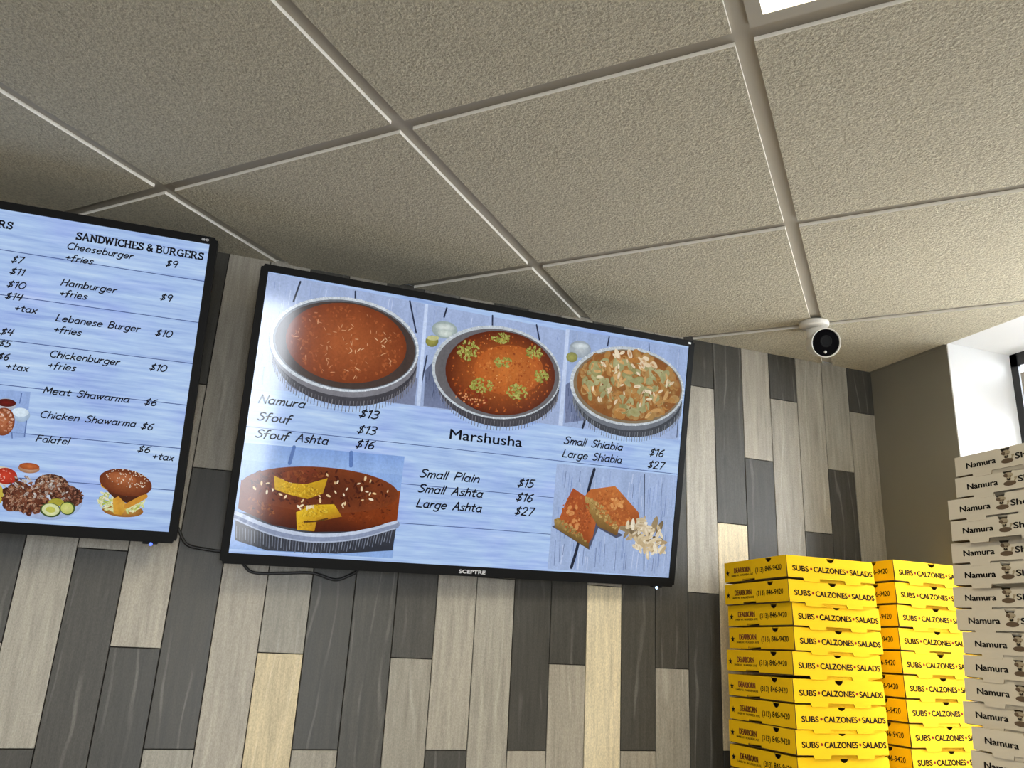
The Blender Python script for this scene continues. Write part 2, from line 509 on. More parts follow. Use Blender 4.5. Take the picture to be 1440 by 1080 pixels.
M['lens'] = new_mat('dark_lens_glass', (.003, .003, .004, 1), .15, .12)[0]
M['silver'] = new_mat('silver_print', (.75, .75, .76, 1), .35, .5, emit=None)[0]
M['yellow'] = m_card('yellow_cardboard', (.78, .455, .005, 1))
M['ivory'] = m_card('ivory_cardboard', (.52, .475, .385, 1))
M['kraft'] = m_card('shaded_brown_cardboard', (.10, .065, .03, 1))  # brown card, darkened so box insides and cut edges carry painted shade
M['black_ink'] = m_paint('black_print', (.014, .013, .012, 1), .8, spec=.03)
M['red_ink'] = m_paint('dark_red_print', (.22, .02, .015, 1), .8, spec=.03)
M['rust_ink'] = m_paint('rust_print', (.30, .075, .035, 1), .8, spec=.03)
M['brown_ink'] = m_paint('brown_print', (.10, .07, .045, 1), .8, spec=.03)
M['olive_ink'] = m_paint('tan_print', (.30, .25, .17, 1), .8, spec=.03)
M['led_blue'] = new_mat('blue_indicator', (.02, .03, .2, 1), .3, .5, emit=(.10, .18, 1, 1), estr=2.0)[0]
M['led_white'] = new_mat('pale_indicator', (.2, .3, .5, 1), .3, .5, emit=(.55, .75, 1, 1), estr=3.0)[0]
M['diffuser'] = new_mat('light_diffuser', (.9, .9, .88, 1), .5, .3, emit=(1, .91, .70, 1), estr=PANEL_STRENGTH)[0]
M['steel'] = m_plastic('brushed_steel', (.35, .35, .35, 1), .4)
M['screen'] = m_screen_wood()
M['picture'] = m_picture()
M['poster'] = m_paint('grey_poster_paper', (.36, .31, .27, 1), .7)

def m_glass():
    m = bpy.data.materials.new('window_glass'); m.use_nodes = True
    n, l = m.node_tree.nodes, m.node_tree.links
    n.remove(n['Principled BSDF'])
    out = n['Material Output']
    tr = n.new('ShaderNodeBsdfTransparent'); gl = n.new('ShaderNodeBsdfGlossy'); gl.inputs['Roughness'].default_value = .02
    fr = n.new('ShaderNodeFresnel'); fr.inputs[0].default_value = 1.3
    mx = n.new('ShaderNodeMixShader')
    l.new(fr.outputs[0], mx.inputs[0]); l.new(tr.outputs[0], mx.inputs[1]); l.new(gl.outputs[0], mx.inputs[2])
    l.new(mx.outputs[0], out.inputs['Surface'])
    return m
M['glass'] = m_glass()

# ------------------------------------------------------------------ the room
X0, Y0 = -5.4, -4.5                          # far left wall, wall behind the camera
ROOM = [(X0, Y0), (0, Y0), (0, 0), (X0, 0)]

bm = bmesh.new(); box(bm, X0-.2, .26, Y0-.2, .2, -.1, 0)
struct(obj('floor', bm, M['floor']))

# plank wall: columns 0.1011 m wide, planks 0.6 m long, ends stepped by 0.2 m
W_P = 0.10113
X18 = -0.10062
TONES = {'D': (.064, .060, .050), 'M': (.17, .158, .135), 'L': (.335, .305, .25), 'G': (.30, .275, .225), 'C': (.68, .585, .395), 'E': (.50, .42, .265)}
KNOWN = {18: 'DLD', 17: 'GDL', 16: 'GDL', 15: 'DLD', 14: 'LDL', 13: 'DCD', 12: 'DLD', 11: 'GDL', 10: 'GDL', 9: 'DLC', 8: 'GDL',
         7: 'MDL', 6: 'DLL', 5: 'GLD', 4: 'MDL', 3: 'DDD', 2: 'GDG', 1: 'DGE', 0: 'LLL', -1: 'LDG', -2: 'DLD', -3: 'DLD', -4: 'LLD', -5: 'DDL'}
rnd = random.Random(4)
wall = bmesh.new()
tone = wall.loops.layers.float_color.new('tone')
box(wall, X0-.2, .02, .004, .16, 0, H+.02, 1)
k = 18
while True:
    xa = X18 + (k-18)*W_P
    xb = min(xa + W_P, 0.0)
    if xb < X0: break
    o = (18-k) % 3 if k >= 6 else k % 3
    cuts = [0.0] + [-.155 - .2005*(o+3*i) for i in range(5)]
    seq = KNOWN.get(k) or ''.join(rnd.choice('DDDLLGGC') for _ in range(6))
    for i in range(5):
        z1, z0 = H + cuts[i], max(H + cuts[i+1], 0.0)
        if z1 - z0 < .01: continue
        ch = seq[i] if i < len(seq) else rnd.choice('DDLLG')
        j = rnd.uniform(.90, 1.10); c = TONES[ch]; w_ = rnd.uniform(-.012, .015)
        colr = (c[0]*j*(1+w_), c[1]*j, c[2]*j*(1-w_), rnd.random())
        g = .0010
        tmp = bmesh.new()
        box(tmp, max(xa+g, X0), xb-g, 0.0, .006, z0+g, z1-g)
        bmesh.ops.bevel(tmp, geom=[e for e in tmp.edges if all(v.co.y < .001 for v in e.verts)], offset=.0008, segments=1, affect='EDGES')
        mp = {v: wall.verts.new(v.co) for v in tmp.verts}
        for f in tmp.faces:
            nf = wall.faces.new([mp[v] for v in f.verts])
            for lp in nf.loops: lp[tone] = colr
        tmp.free()
    k -= 1
wb = struct(obj('wall_back', wall, [M['plank'], M['grout']]))

# right wall with the deep window opening
OY0, OY1, OZ0 = -1.30, -0.300, 0.90
bm = bmesh.new()
box(bm, 0, .26, OY1, .2, 0, H+.02)
box(bm, 0, .26, Y0-.2, OY0, 0, H+.02)
box(bm, 0, .26, OY0, OY1, 0, OZ0)
struct(obj('wall_right', bm, M['taupe']))
# white reveal: jambs, head and sill boards
bm = bmesh.new()
box(bm, -.001, .26, OY1-.004, OY1-.0005, OZ0, H-.004)
box(bm, -.001, .26, OY0+.0005, OY0+.004, OZ0, H-.004)
box(bm, .0, .30, OY0, OY1, H-.004, H+.02)
box(bm, -.02, .26, OY0+.004, OY1-.004, OZ0, OZ0+.02)
struct(obj('trim_1', bm, M['white']))
# wall angle where the ceiling meets the right and back walls
bm = bmesh.new()
box(bm, -.009, -.0005, OY1+.001, -.001, H-.0098, H-.0085)
box(bm, -.002, -.0005, OY1+.001, -.001, H-.016, H-.0085)
struct(obj('trim_2', bm, M['taupe']))

# window frame
wx = .244
bm = bmesh.new()
fy1, fy0, fz0, fz1 = OY1-.004, OY0+.004, OZ0+.02, H-.004
for (a0, a1, b0, b1) in ((fy1-.023, fy1, fz0, fz1), (fy0, fy0+.036, fz0, fz1), (fy0, fy1, fz1-.040, fz1), (fy0, fy1, fz0, fz0+.040), ((fy0+fy1)/2-.02, (fy0+fy1)/2+.02, fz0, fz1)):
    box(bm, wx, wx+.010, a0, a1, b0, b1)
win = struct(obj('window_1', bm, M['black_metal']))
bm = bmesh.new(); box(bm, wx+.004, wx+.008, fy0+.02, fy1-.02, fz0+.02, fz1-.02)
obj('pane', bm, M['glass'], win)
bm = bmesh.new(); box(bm, wx+.001, wx+.0035, -.62, -.331, H-.225, H-.066)
tag(obj('window_poster', bm, M['poster']), 'small grey poster stuck on the window pane behind the white boxes', 'poster')

# wall behind the camera with a glazed door, and the left wall
DX0, DX1, DZ1 = -2.05, -1.28, 2.12
bm = bmesh.new()
WX0, WX1, WZ0, WZ1 = -5.10, -4.20, .75, 2.25
box(bm, X0-.2, WX0, Y0-.2, Y0, 0, H+.02)
box(bm, WX1, DX0, Y0-.2, Y0, 0, H+.02)
box(bm, WX0, WX1, Y0-.2, Y0, 0, WZ0)
box(bm, WX0, WX1, Y0-.2, Y0, WZ1, H+.02)
box(bm, DX1, .26, Y0-.2, Y0, 0, H+.02)
box(bm, DX0, DX1, Y0-.2, Y0, DZ1, H+.02)
struct(obj('wall_front', bm, M['cream_wall']))
bm = bmesh.new(); box(bm, X0-.2, X0, Y0, 0, 0, H+.02)
struct(obj('wall_left', bm, M['cream_wall']))
bm = bmesh.new()
for (a0, a1, b0, b1) in ((DX0, DX0+.07, 0, DZ1), (DX1-.07, DX1, 0, DZ1), (DX0, DX1, DZ1-.07, DZ1), (DX0, DX1, 0, .12)):
    box(bm, a0, a1, Y0-.08, Y0-.03, b0, b1)
dr = struct(obj('door_1', bm, M['black_metal']))
bm = bmesh.new(); box(bm, DX0+.05, DX1-.05, Y0-.058, Y0-.052, .1, DZ1-.05)
obj('pane', bm, M['glass'], dr)
bm = bmesh.new()
for (a0, a1, b0, b1) in ((WX0, WX0+.05, WZ0, WZ1), (WX1-.05, WX1, WZ0, WZ1), (WX0, WX1, WZ1-.05, WZ1), (WX0, WX1, WZ0, WZ0+.05)):
    box(bm, a0, a1, Y0-.08, Y0-.03, b0, b1)
fw = struct(obj('window_2', bm, M['black_metal']))
bm = bmesh.new(); box(bm, WX0+.03, WX1-.03, Y0-.058, Y0-.052, WZ0+.03, WZ1-.03)
obj('pane', bm, M['glass'], fw)

# ceiling: 0.6096 m tegular tiles turned 45 degrees to the walls, hanging 8 mm below a 24 mm grid
T = .6096
TH = -0.778227
GX, GY = -2.58511, -0.70836
ct, st_ = math.cos(TH), math.sin(TH)
def grid_pt(i, j):
    a, b = i*T, j*T
    return (GX + ct*a - st_*b, GY + st_*a + ct*b)
def clip(poly, x0, x1, y0, y1):
    for ax, lim, sg in ((0, x0, 1), (0, x1, -1), (1, y0, 1), (1, y1, -1)):
        out = []
        for i in range(len(poly)):
            p, q = poly[i], poly[(i+1) % len(poly)]
            dp, dq = sg*(p[ax]-lim), sg*(q[ax]-lim)
            if dp >= 0: out.append(p)
            if dp*dq < 0:
                t = dp/(dp-dq); out.append(tuple(p[k_]+(q[k_]-p[k_])*t for k_ in (0, 1)))
        poly = out
        if len(poly) < 3: return []
    return poly
LIGHT_CELLS = [(2, 0), (1, -3), (4, -2), (2, -4), (-2, -4)]
def slab(bm, poly, z0, z1, edge=0):
    A = [bm.verts.new((x, y, z0)) for x, y in poly]; B = [bm.verts.new((x, y, z1)) for x, y in poly]
    bm.faces.new(A); bm.faces.new(B[::-1])
    for i in range(len(poly)):
        bm.faces.new((A[i], B[i], B[(i+1) % len(poly)], A[(i+1) % len(poly)])).material_index = edge
tiles = bmesh.new(); bars = bmesh.new()
gp = .0143/T
for i in range(-8, 13):
    for j in range(-13, 8):
        c4 = [grid_pt(i+gp, j+gp), grid_pt(i+1-gp, j+gp), grid_pt(i+1-gp, j+1-gp), grid_pt(i+gp, j+1-gp)]
        full = clip([grid_pt(i, j), grid_pt(i+1, j), grid_pt(i+1, j+1), grid_pt(i, j+1)], X0, 0, Y0, 0)
        if not full: continue
        slab(tiles, full, H+.004, H+.02)
        if (i, j) in LIGHT_CELLS: continue
        p = clip(c4, X0+.001, -.001, Y0+.001, -.001)
        if p: slab(tiles, p, H-.008, H-.0002, 1)
w = .022/T
for i in range(-8, 14):
    p = clip([grid_pt(i-w, -14), grid_pt(i+w, -14), grid_pt(i+w, 9), grid_pt(i-w, 9)], X0, -.0005, Y0, -.0005)
    if p: slab(bars, p, H, H+.0035)
    p = clip([grid_pt(-9, -i-w+4), grid_pt(14, -i-w+4), grid_pt(14, -i+w+4), grid_pt(-9, -i+w+4)], X0, -.0005, Y0, -.0005)
    if p: slab(bars, p, H+.0004, H+.0036)
struct(obj('ceiling', tiles, [M['tile'], M['tile_edge']]))
struct(obj('trim_3', bars, M['tbar']))

# recessed light panels
LBL = {(2, 0): 'bright square ceiling light panel at the upper right above the tile grid',
       (1, -3): 'ceiling light panel left of the viewer', (4, -2): 'ceiling light panel near the window wall',
       (2, -4): 'ceiling light panel between the viewer and the glass door', (-2, -4): 'ceiling light panel near the far left corner'}
for (i, j) in LIGHT_CELLS:
    cx, cy = grid_pt(i+.5, j+.5)
    if not (X0+.45 < cx < -.42 and Y0+.42 < cy < -.42): continue
    root = empty('ceiling_light', (cx, cy, H)); root.rotation_euler.z = TH
    tag(root, LBL[(i, j)], 'light', 'recessed ceiling light panels')
    r, q = T/2-.0125, T/2-.034
    bm = bmesh.new()
    for (a0, a1, b0, b1) in ((-r, r, q, r), (-r, r, -r, -q), (-r, -q, -q, q), (q, r, -q, q)):
        box(bm, a0, a1, b0, b1, -.006, .003)
    obj('frame', bm, M['tbar'], root)
    bm = bmesh.new(); box(bm, -q, q, -q, q, -.0035, .002)
    obj('diffuser', bm, M['diffuser'], root)

# ------------------------------------------------------------------ menu screens
SW, SH = 1.107, .6227
MS, MT, MB_ = .01605, .01617, .0230
def make_tv(loc, tilt, roll, yaw, label):
    root = empty('menu_tv', (loc[0], loc[1], loc[2]+H))
    root.rotation_mode = 'YXZ'
    root.rotation_euler = (tilt, roll, yaw)
    tag(root, label, 'tv', 'wall mounted menu televisions')
    hw, hh = SW/2, SH/2
    # bezel ring
    bm = bmesh.new()
    box(bm, -hw-MS, -hw, -.004, .030, -hh-MB_, hh+MT); box(bm, hw, hw+MS, -.004, .030, -hh-MB_, hh+MT)
    box(bm, -hw, hw, -.004, .030, hh, hh+MT); box(bm, -hw, hw, -.004, .030, -hh-MB_, -hh)
    bmesh.ops.remove_doubles(bm, verts=bm.verts[:], dist=1e-5)
    es = [e for e in bm.edges if abs(e.verts[0].co.x-e.verts[1].co.x) < 1e-5 and abs(e.verts[0].co.z-e.verts[1].co.z) < 1e-5 and abs(e.verts[0].co.x) > hw+.01]
    bmesh.ops.bevel(bm, geom=es, offset=.006, segments=3, affect='EDGES')
    obj('bezel', bm, M['bezel'], root)
    bm = bmesh.new()
    box(bm, -hw-MS+.004, hw+MS-.004, .030, .042, -hh-MB_+.004, hh+MT-.004)
    box(bm, -.36, .36, .042, .062, -hh+.02, .10)
    bevel(bm, .003, 1)
    obj('rear_housing', bm, M['housing'], root)
    bm = bmesh.new(); box(bm, -hw, hw, 0, .004, -hh, hh)
    scr = obj('screen', bm, M['screen'], root)
    # mount arms reach back to a plate on the wall
    mw = Euler((tilt, roll, yaw), 'YXZ').to_matrix().to_4x4(); mw.translation = root.location
    inv = mw.inverted()
    bm = bmesh.new()
    cy = loc[1]
    box(bm, loc[0]-.22, loc[0]+.22, -.012, -.001, loc[2]+H-.11, loc[2]+H+.11)
    for s in (-.17, .17):
        p0 = mw @ Vector((s, .06, .06)); p1 = mw @ Vector((s, .06, -.14))
        box(bm, loc[0]+s-.015, loc[0]+s+.015, min(p0.y, p1.y), -.010, loc[2]+H-.10, loc[2]+H+.05)
    bm.transform(inv)
    obj('wall_mount', bm, M['housing'], root)
    # standby light under the lower right corner
    bm = bmesh.new()
    box(bm, hw-.048, hw-.018, -.002, .012, -hh-MB_-.0045, -hh-MB_)
    bevel(bm, .0015, 1)
    sens = obj('sensor_lip', bm, M['housing'], root)
    return root, scr, sens

def led(parent, x, z, mat):
    bm = bmesh.new()
    bmesh.ops.create_uvsphere(bm, u_segments=12, v_segments=8, radius=.0036)
    bm.transform(Matrix.Translation((x, -.003, z)))
    obj('power_light', bm, mat, parent, True)

def flat_text(bm, s, x, z, width, cap, y=-.0045, bold=0.0, mi=0, shear=0.0, frame=None):
    vs_, fs, w_ = text_shape(s)
    f = frame or (lambda a, yy, b: (a, yy, b))
    for dx, dz in (((-bold, 0), (bold, 0), (0, -bold*.6), (0, bold*.6)) if bold > 0 else ((0, 0),)):
        vv = [bm.verts.new(f(x + dx*cap + (px/w_*width) + shear*py*cap, y, z + dz*cap + py*cap)) for px, py in vs_]
        for q in fs:
            try: bm.faces.new([vv[i] for i in q]).material_index = mi
            except ValueError: pass

# left screen
tv1, scr1, sens1 = make_tv((-2.596784, -.192931, -.424331), .211932, -.017851, -.000961,
                           'left menu screen listing sandwiches and burgers, cut off by the photo edge')
led(sens1, SW/2-.031, -SH/2-MB_-.004, M['led_blue'])
bm = bmesh.new(); flat_text(bm, 'UHD', SW/2-.0165, SH/2+.0055, .014, .0055, bold=.06)
obj('corner_mark', bm, M['silver'], tv1)
TEXT1 = [
    ('#RS',157,273,24,13.2), ('#SANDWICHES & BURGERS',298,274,246,14.1), ('Cheeseburger',284,251,125,13.3), ('+fries',284,227,52,13.1), 
    ('$9',473,248,24,13.9), ('$7',190,206,22,13.2), ('$11',190,182,27,13.1), ('$10',189,155,33,13.1), 
    ('$14',189,131,31,13.1), ('+tax',209,109,40,13.1), ('$4',191,58,23,13.0), ('$5',191,34,23,13.0), 
    ('$6',194,8,20,12.9), ('+tax',210,-10,41,13.0), ('Hamburger',284,174,104,13.4), ('+fries',284,152,51,13.4), 
    ('$9',472,174,24,13.8), ('Lebanese Burger',285,100,158,13.4), ('+fries',284,76,51,13.3), ('$10',473,97,33,13.7), 
    ('Chickenburger',284,25,130,13.3), ('+fries',284,2,51,13.2), ('$10',472,23,33,13.6), ('Meat Shawarma',283,-50,159,13.2), 
    ('$6',472,-51,24,13.5), ('Chicken Shawarma',284,-99,177,13.2), ('$6',472,-102,24,13.5), ('Falafel',284,-148,61,13.0), 
    ('$6',472,-150,25,13.4), ('+tax',502,-162,42,13.5),
]
pic = Picture()
for z in (229, 138, 48, -42, -135, -224): pic.L([(-553, z+random.Random(z).uniform(-1, 1)), (100, z), (553, z)], 1.7, '4a5f94')
for it in TEXT1: pic.write(*it)
o = pic.build('menu_lettering', M['picture'], scr1); o['label'] = 'black handwritten style menu lettering and board seams'

def grain(L, x0, x1, z0, z1, n, cols, seed, long=38):
    # weathered streaks along the boards of a photographed table top
    r = random.Random(seed)
    for k in range(n):
        x, z, h = r.uniform(x0+2, x1-2), r.uniform(z0+3, z1-3), r.uniform(.3, 1.1)*long
        L([(x, min(z+h/2, z1-1)), (x + r.uniform(-2, 2), max(z-h/2, z0+1))], r.uniform(.8, 2.4), r.choice(cols))
BOARD = ['9aacd6', 'b6c6ea', '8fa2cf', 'c0cfee', 'a0b2dc']
def crimp(L, cx, cz, a, b, rot, n, k0, k1, w, cols, a0=0, a1=360, drop=0):
    # pressed foil ridges round a tray rim
    r = math.radians(rot)
    for i in range(n):
        t = math.radians(a0 + (a1-a0)*i/n)
        p = []
        for k, d in ((k0, 0), (k1, drop)):
            u, v = a*k*math.cos(t), b*k*math.sin(t)
            p.append((cx + u*math.cos(r) - v*math.sin(r), cz + u*math.sin(r) + v*math.cos(r) - d))
        L(p, w, cols[i % len(cols)])

def artwork(name, draw, scr):
    p = Picture(); p.layer = 4
    draw(p.E, p.Q, p.L, p.N)
    return p.build(name, M['picture'], scr)

def chicken_and_dips(E, Q, L, N):
    Q([(137,-55),(259,-50),(263,-143),(144,-150)],'93aee0')
    L([(244,-55),(243,-75)],2.0,'5c74a8')
    L([(260,-106),(261,-141)],2.0,'5c74a8')
    L([(238,-136),(240,-146)],2.0,'5c74a8')
    E(220,-80,18,12,0,'d0d4da','a8b0c0')
    E(220,-77,17,8,2,'6e1410','4a0c0a')
    E(249,-98,16,14,-8,'c4d8ec','9cb4d0')
    E(247,-93,15,9,1,'d8eaf8')
    E(220,-115,28,20,-86,'b8704a','7c3c22')
    N(220,-115,24,17,-86,40,6.9,0.6,['d8a080', '94482a', 'c88460', 'e0c0b0'])
artwork('chicken_picture', chicken_and_dips, scr1)

def meat_plate(E, Q, L, N):
    E(316,-260,68,43,-4,'c6ccd8','a0b4dc')
    E(233,-222,27,18,-5,'d8d0b8')
    E(240,-222,20,16,-13,'d4452e','a82a1c')
    N(240,-222,14,11,-12,14,4.8,0.5,['e8806c', 'f0b0a0'])
    E(278,-203,19,10,-1,'c8a890','a07050')
    E(278,-199,18,7,0,'c46c38','9c4a24')
    E(231,-259,20,10,-81,'c8b448')
    N(279,-263,36,26,-9,40,34,.6,['6c3c28', '5a2e20', '7c4a34', '4a241a'])
    E(279,-263,34,26,-9,'74422e','5a2e20')
    E(352,-253,30,23,-14,'5c3426','38201a')
    N(279,-263,40,29,-7,230,7.5,0.45,['a87858', '3c2018', '8a523a', '5c3022', 'c09a80', '2e1812'])
    E(323,-232,31,21,-5,'8c5a42','4c2a20')
    N(323,-232,29,19,-4,150,7,0.45,['b08a70', '40241c', '946048', 'c4a68e', '301a14'])
    N(354,-253,29,21,-11,110,7.5,0.5,['7c4832', '30180f', '946450', '4c281c'])
    N(300,-240,70,20,-6,60,9,.5,['5a3020', '8a5840', 'b8b0a8', 'd0ccc8'])
    E(336,-267,14,8,3,'a8a038')
    E(328,-283,19,14,-9,'3e5428')
    E(328,-282,16,12,-8,'e4e8c4','d4dca0')
    E(328,-282,9,6,-7,'c2c45c')
    E(358,-277,14,13,-40,'3e5428')
    E(357,-277,12,11,-34,'d4d488','c2c868')
artwork('meat_plate_picture', meat_plate, scr1)

def burger(E, Q, L, N):
    E(460,-273,39,14,-1,'c8964c','946026')
    N(455,-255,44,22,-1,150,15,0.28,['d4dca0', 'b8c468', 'ece8c8', '9cac50', 'e8e0b0'])
    Q([(422,-233),(463,-244),(501,-232),(496,-249),(472,-259),(445,-253)],'5c2c1a','4a2014','54281a','3a180e','4a2416','40200f')
    Q([(438,-252),(448,-245),(469,-264),(459,-283),(444,-282)],'d8a43c','c8882c','e0b450','c08a28','d49c38')
    L([(466,-264),(486,-250),(498,-241)],11.0,'c88c34')
    Q([(408,-211),(413,-205),(426,-235),(413,-228)],'d8a030')
    E(458,-216,51,27,-8,'a05a32','6a3018')
    E(450,-208,28,12,-8,'b87048','9c5630')
    N(462,-207,42,18,-7,80,3.4,0.6,['ecd8bc', 'dcc0a0', 'f4e8d8'])
artwork('burger_picture', burger, scr1)


# right screen
tv2, scr2, sens2 = make_tv((-1.363645, -.157044, -.434783), .208511, -.021981, .047206,
                           'right menu screen showing five dessert photos with prices')
led(sens2, SW/2-.036, -SH/2-MB_-.004, M['led_white'])
bm = bmesh.new(); flat_text(bm, 'SCEPTRE', -.0300, -SH/2-.0160, .066, .0085, bold=.08)
obj('brand_lettering', bm, M['silver'], tv2)
bm = bmesh.new(); box(bm, SW/2-.004, SW/2+.004, -.0048, -.004, SH/2+.006, SH/2+.011)
obj('corner_mark', bm, M['silver'], tv2)
TEXT2 = [
    ('Namura',-535,18,99,17.5), ('Sfouf',-533,-20,74,17.4), ('Sfouf Ashta',-532,-58,157,17.5), ('$13',-313,13,46,18.1), 
    ('$13',-313,-24,45,18.1), ('$16',-312,-57,44,18.0), ('Small Shiabia',208,8,168,18.3), ('Large Shiabia',208,-25,169,18.2), 
    ('$16',458,4,44,18.8), ('$27',456,-29,52,18.8), ('Small Plain',-154,-110,148,18.7), ('Small Ashta',-154,-145,161,18.6), 
    ('Large Ashta',-153,-180,161,18.6), ('$15',95,-110,45,19.3), ('$16',95,-145,45,19.3), ('$27',95,-179,53,19.2), 
    ('*Marshusha',-92,-13,187,25.2),
]
pic = Picture()
for (xa, xb, z) in ((-553, 553, -37), (-200, 205, -130), (-200, 205, -221)): pic.L([(xa, z), ((xa+xb)/2, z+.6), (xb, z)], 1.7, '4a5f94')
for it in TEXT2: pic.write(*it)
o = pic.build('menu_lettering', M['picture'], scr2); o['label'] = 'black handwritten style dessert names and prices'
def first_tray(E, Q, L, N):
    Q([(-553,310),(-186,301),(-178,55),(-553,50)],'a4b6dc')
    grain(L, -550, -190, 58, 300, 70, BOARD, 1)
    L([(-482,301),(-491,254)],4.0,'20283c')
    L([(-357,301),(-355,284)],4.0,'28324a')
    L([(-227,301),(-203,229)],4.0,'28324a')
    Q([(-190,301),(-182,301),(-172,56),(-181,56)],'c6d6f4')
    Q([(-486,70),(-210,130),(-186,120),(-186,56),(-457,54)],'77809c','68708c','7c86a4','7c86a4','77809c')
    E(-355,142,164,108,1,'58585e','3e3e46')
    crimp(L, -355, 152, 166, 108, 1, 60, .99, .99, 1.6, ['84848a', '5e5e66', '70707a'], 185, 355, 24)
    E(-360,162,169,108,1,'9c9ca0','7c7c84')
    E(-362,175,171,109,2,'d0d9e2')
    crimp(L, -362, 175, 171, 109, 2, 110, .965, .998, 1.5, ['aab4c0', 'e8eef4', 'bcc6d0'])
    E(-361,174,164,103,1,'8b929c','6a7078')
    E(-360,173,160,100,1,'2e2624','463a36')
    E(-360,178,138,92,2,'ac5c30','7c3a1c')
    N(-360,178,128,84,2,240,9,.55,['a4562e', '9c502a', 'ae6034', '964c26'])
    N(-361,178,122,79,2,60,12,.16,['dfaa7c', 'd0946a', 'c58258'])
    N(-325,190,60,40,2,14,12,.18,['e6b68a'])
artwork('baked_tray_picture', first_tray, scr2)

def second_tray(E, Q, L, N):
    Q([(-181,301),(186,296),(192,52),(-173,55)],'a4b6dc')
    grain(L, -172, 182, 60, 290, 60, BOARD, 2)
    L([(-135,300),(-139,277)],4.0,'20283c')
    L([(-17,301),(-14,273)],4.0,'28324a')
    L([(102,297),(114,261)],4.0,'28324a')
    L([(-170,178),(-178,74)],4.0,'303a52')
    Q([(-170,142),(-149,171),(-84,57),(-164,57)],'64708e','5a6484','707a9a','7a86a6')
    grain(L, -168, -110, 60, 140, 22, ['4c5674', '8a94b4', '5e6886'], 9, 30)
    E(-134,246,32,21,3,'c8d2cc','98a8a8'); E(-134,252,24,9,3,'e4ece8','b4c0be'); E(-132,238,18,9,3,'dfe8e2','bac6c0')
    E(-162,214,16,14,15,'a8a452','7c7c40'); E(-160,222,15,6,8,'c8c890')
    E(22,134,160,104,2,'66666c','404048')
    crimp(L, 22, 146, 160, 104, 2, 56, .99, .99, 1.6, ['84848a', '54545c', '70707a'], 185, 355, 22)
    E(13,163,169,115,2,'c4cdd5')
    crimp(L, 13, 163, 169, 115, 2, 110, .965, .998, 1.5, ['a0aab6', 'e4eaf0', 'b4bec8'])
    E(14,161,163,109,2,'403a3a','6c6a6e')
    E(21,162,144,104,3,'c4682a','5c2410')
    E(40,172,92,62,8,'cc7634','b05a24')
    N(21,162,134,96,3,260,6,.8,['a04a1c', 'b05822', '90401a', 'b8622a'])
    N(30,172,90,60,3,120,7,.7,['c87030', 'd08040', 'bc6428'])
    N(-45,92,44,20,-24,60,7,.7,['84341a', '943e1c', '7a2e14'])
    for (cx, cz, a, b, n) in ((-72,204,26,22,90), (9,247,22,12,60), (102,226,20,14,60), (22,189,22,12,60), (126,170,18,15,60), (-28,124,27,16,80), (66,121,27,17,80)):
        N(cx, cz, a*1.1, b*1.1, 6, n, 7.5, .7, ['9a9a44', 'aeae58', '7c8034', '8e8c3c', 'b8b868'])
    N(24,162,117,89,4,60,3.2,0.8,['e0903c', 'e8b070'])
    N(-52,88,40,12,-8,26,6,.7,['e0a070', 'd88a54'])
artwork('pistachio_tray_picture', second_tray, scr2)

def third_tray(E, Q, L, N):
    Q([(191,300),(553,307),(547,54),(197,52)],'a0b4dc')
    grain(L, 200, 545, 58, 300, 60, BOARD, 3)
    Q([(184,300),(194,300),(202,52),(190,52)],'c6d6f4')
    L([(309,299),(307,275)],4.0,'28324a')
    L([(429,299),(432,280)],3.0,'40506c')
    L([(265,83),(258,54)],6.0,'20283c')
    L([(539,104),(540,61)],3.0,'40506c')
    Q([(199,158),(216,171),(279,78),(206,60)],'6c789a','5c6888','7480a2','7884a6')
    grain(L, 204, 262, 62, 150, 24, ['4c5878', '8c98ba', '5e6a8a'], 8, 30)
    E(229,254,31,22,5,'c4ccd0','98a4b0'); E(229,262,23,8,5,'e2eaee','b8c4ca')
    E(208,230,16,13,8,'a8a860','888850')
    E(386,143,161,98,2,'54585f','3e424a')
    crimp(L, 384, 156, 163, 100, 2, 64, .99, .99, 1.6, ['8a9098', '565a62', '747a84'], 182, 358, 24)
    E(380,165,165,103,3,'8c929c','6e747e')
    E(378,178,170,104,3,'c4ccd2')
    crimp(L, 378, 178, 170, 104, 3, 110, .965, .998, 1.5, ['9aa4ae', 'e4eaf0', 'b0bac4'])
    E(378,177,162,97,3,'6c5a46','84745c')
    E(380,179,155,92,3,'b07a3c','8a5426')
    N(379,179,146,86,2,150,34,.7,['b07c40', '9a6430', 'a8824c', '8e5a2a', 'b48e58'])
    N(379,181,136,76,2,60,36,.6,['9c9a6c', 'a6a274', '928e5c', 'b0ac80'])
    N(379,179,140,80,2,46,30,.35,['c89a60', 'd0a870', 'a06a34'])
    N(379,186,134,72,2,34,20,.4,['e2d0ac', 'd8bc94', 'ecdcc0'])
    N(379,179,140,80,2,90,6,.7,['8a7a40', 'c4b888', '7a4420'])
    N(390,250,70,12,-4,16,26,.5,['ecdcc0', 'e2cca8', 'b0783c'])
artwork('golden_tray_picture', third_tray, scr2)

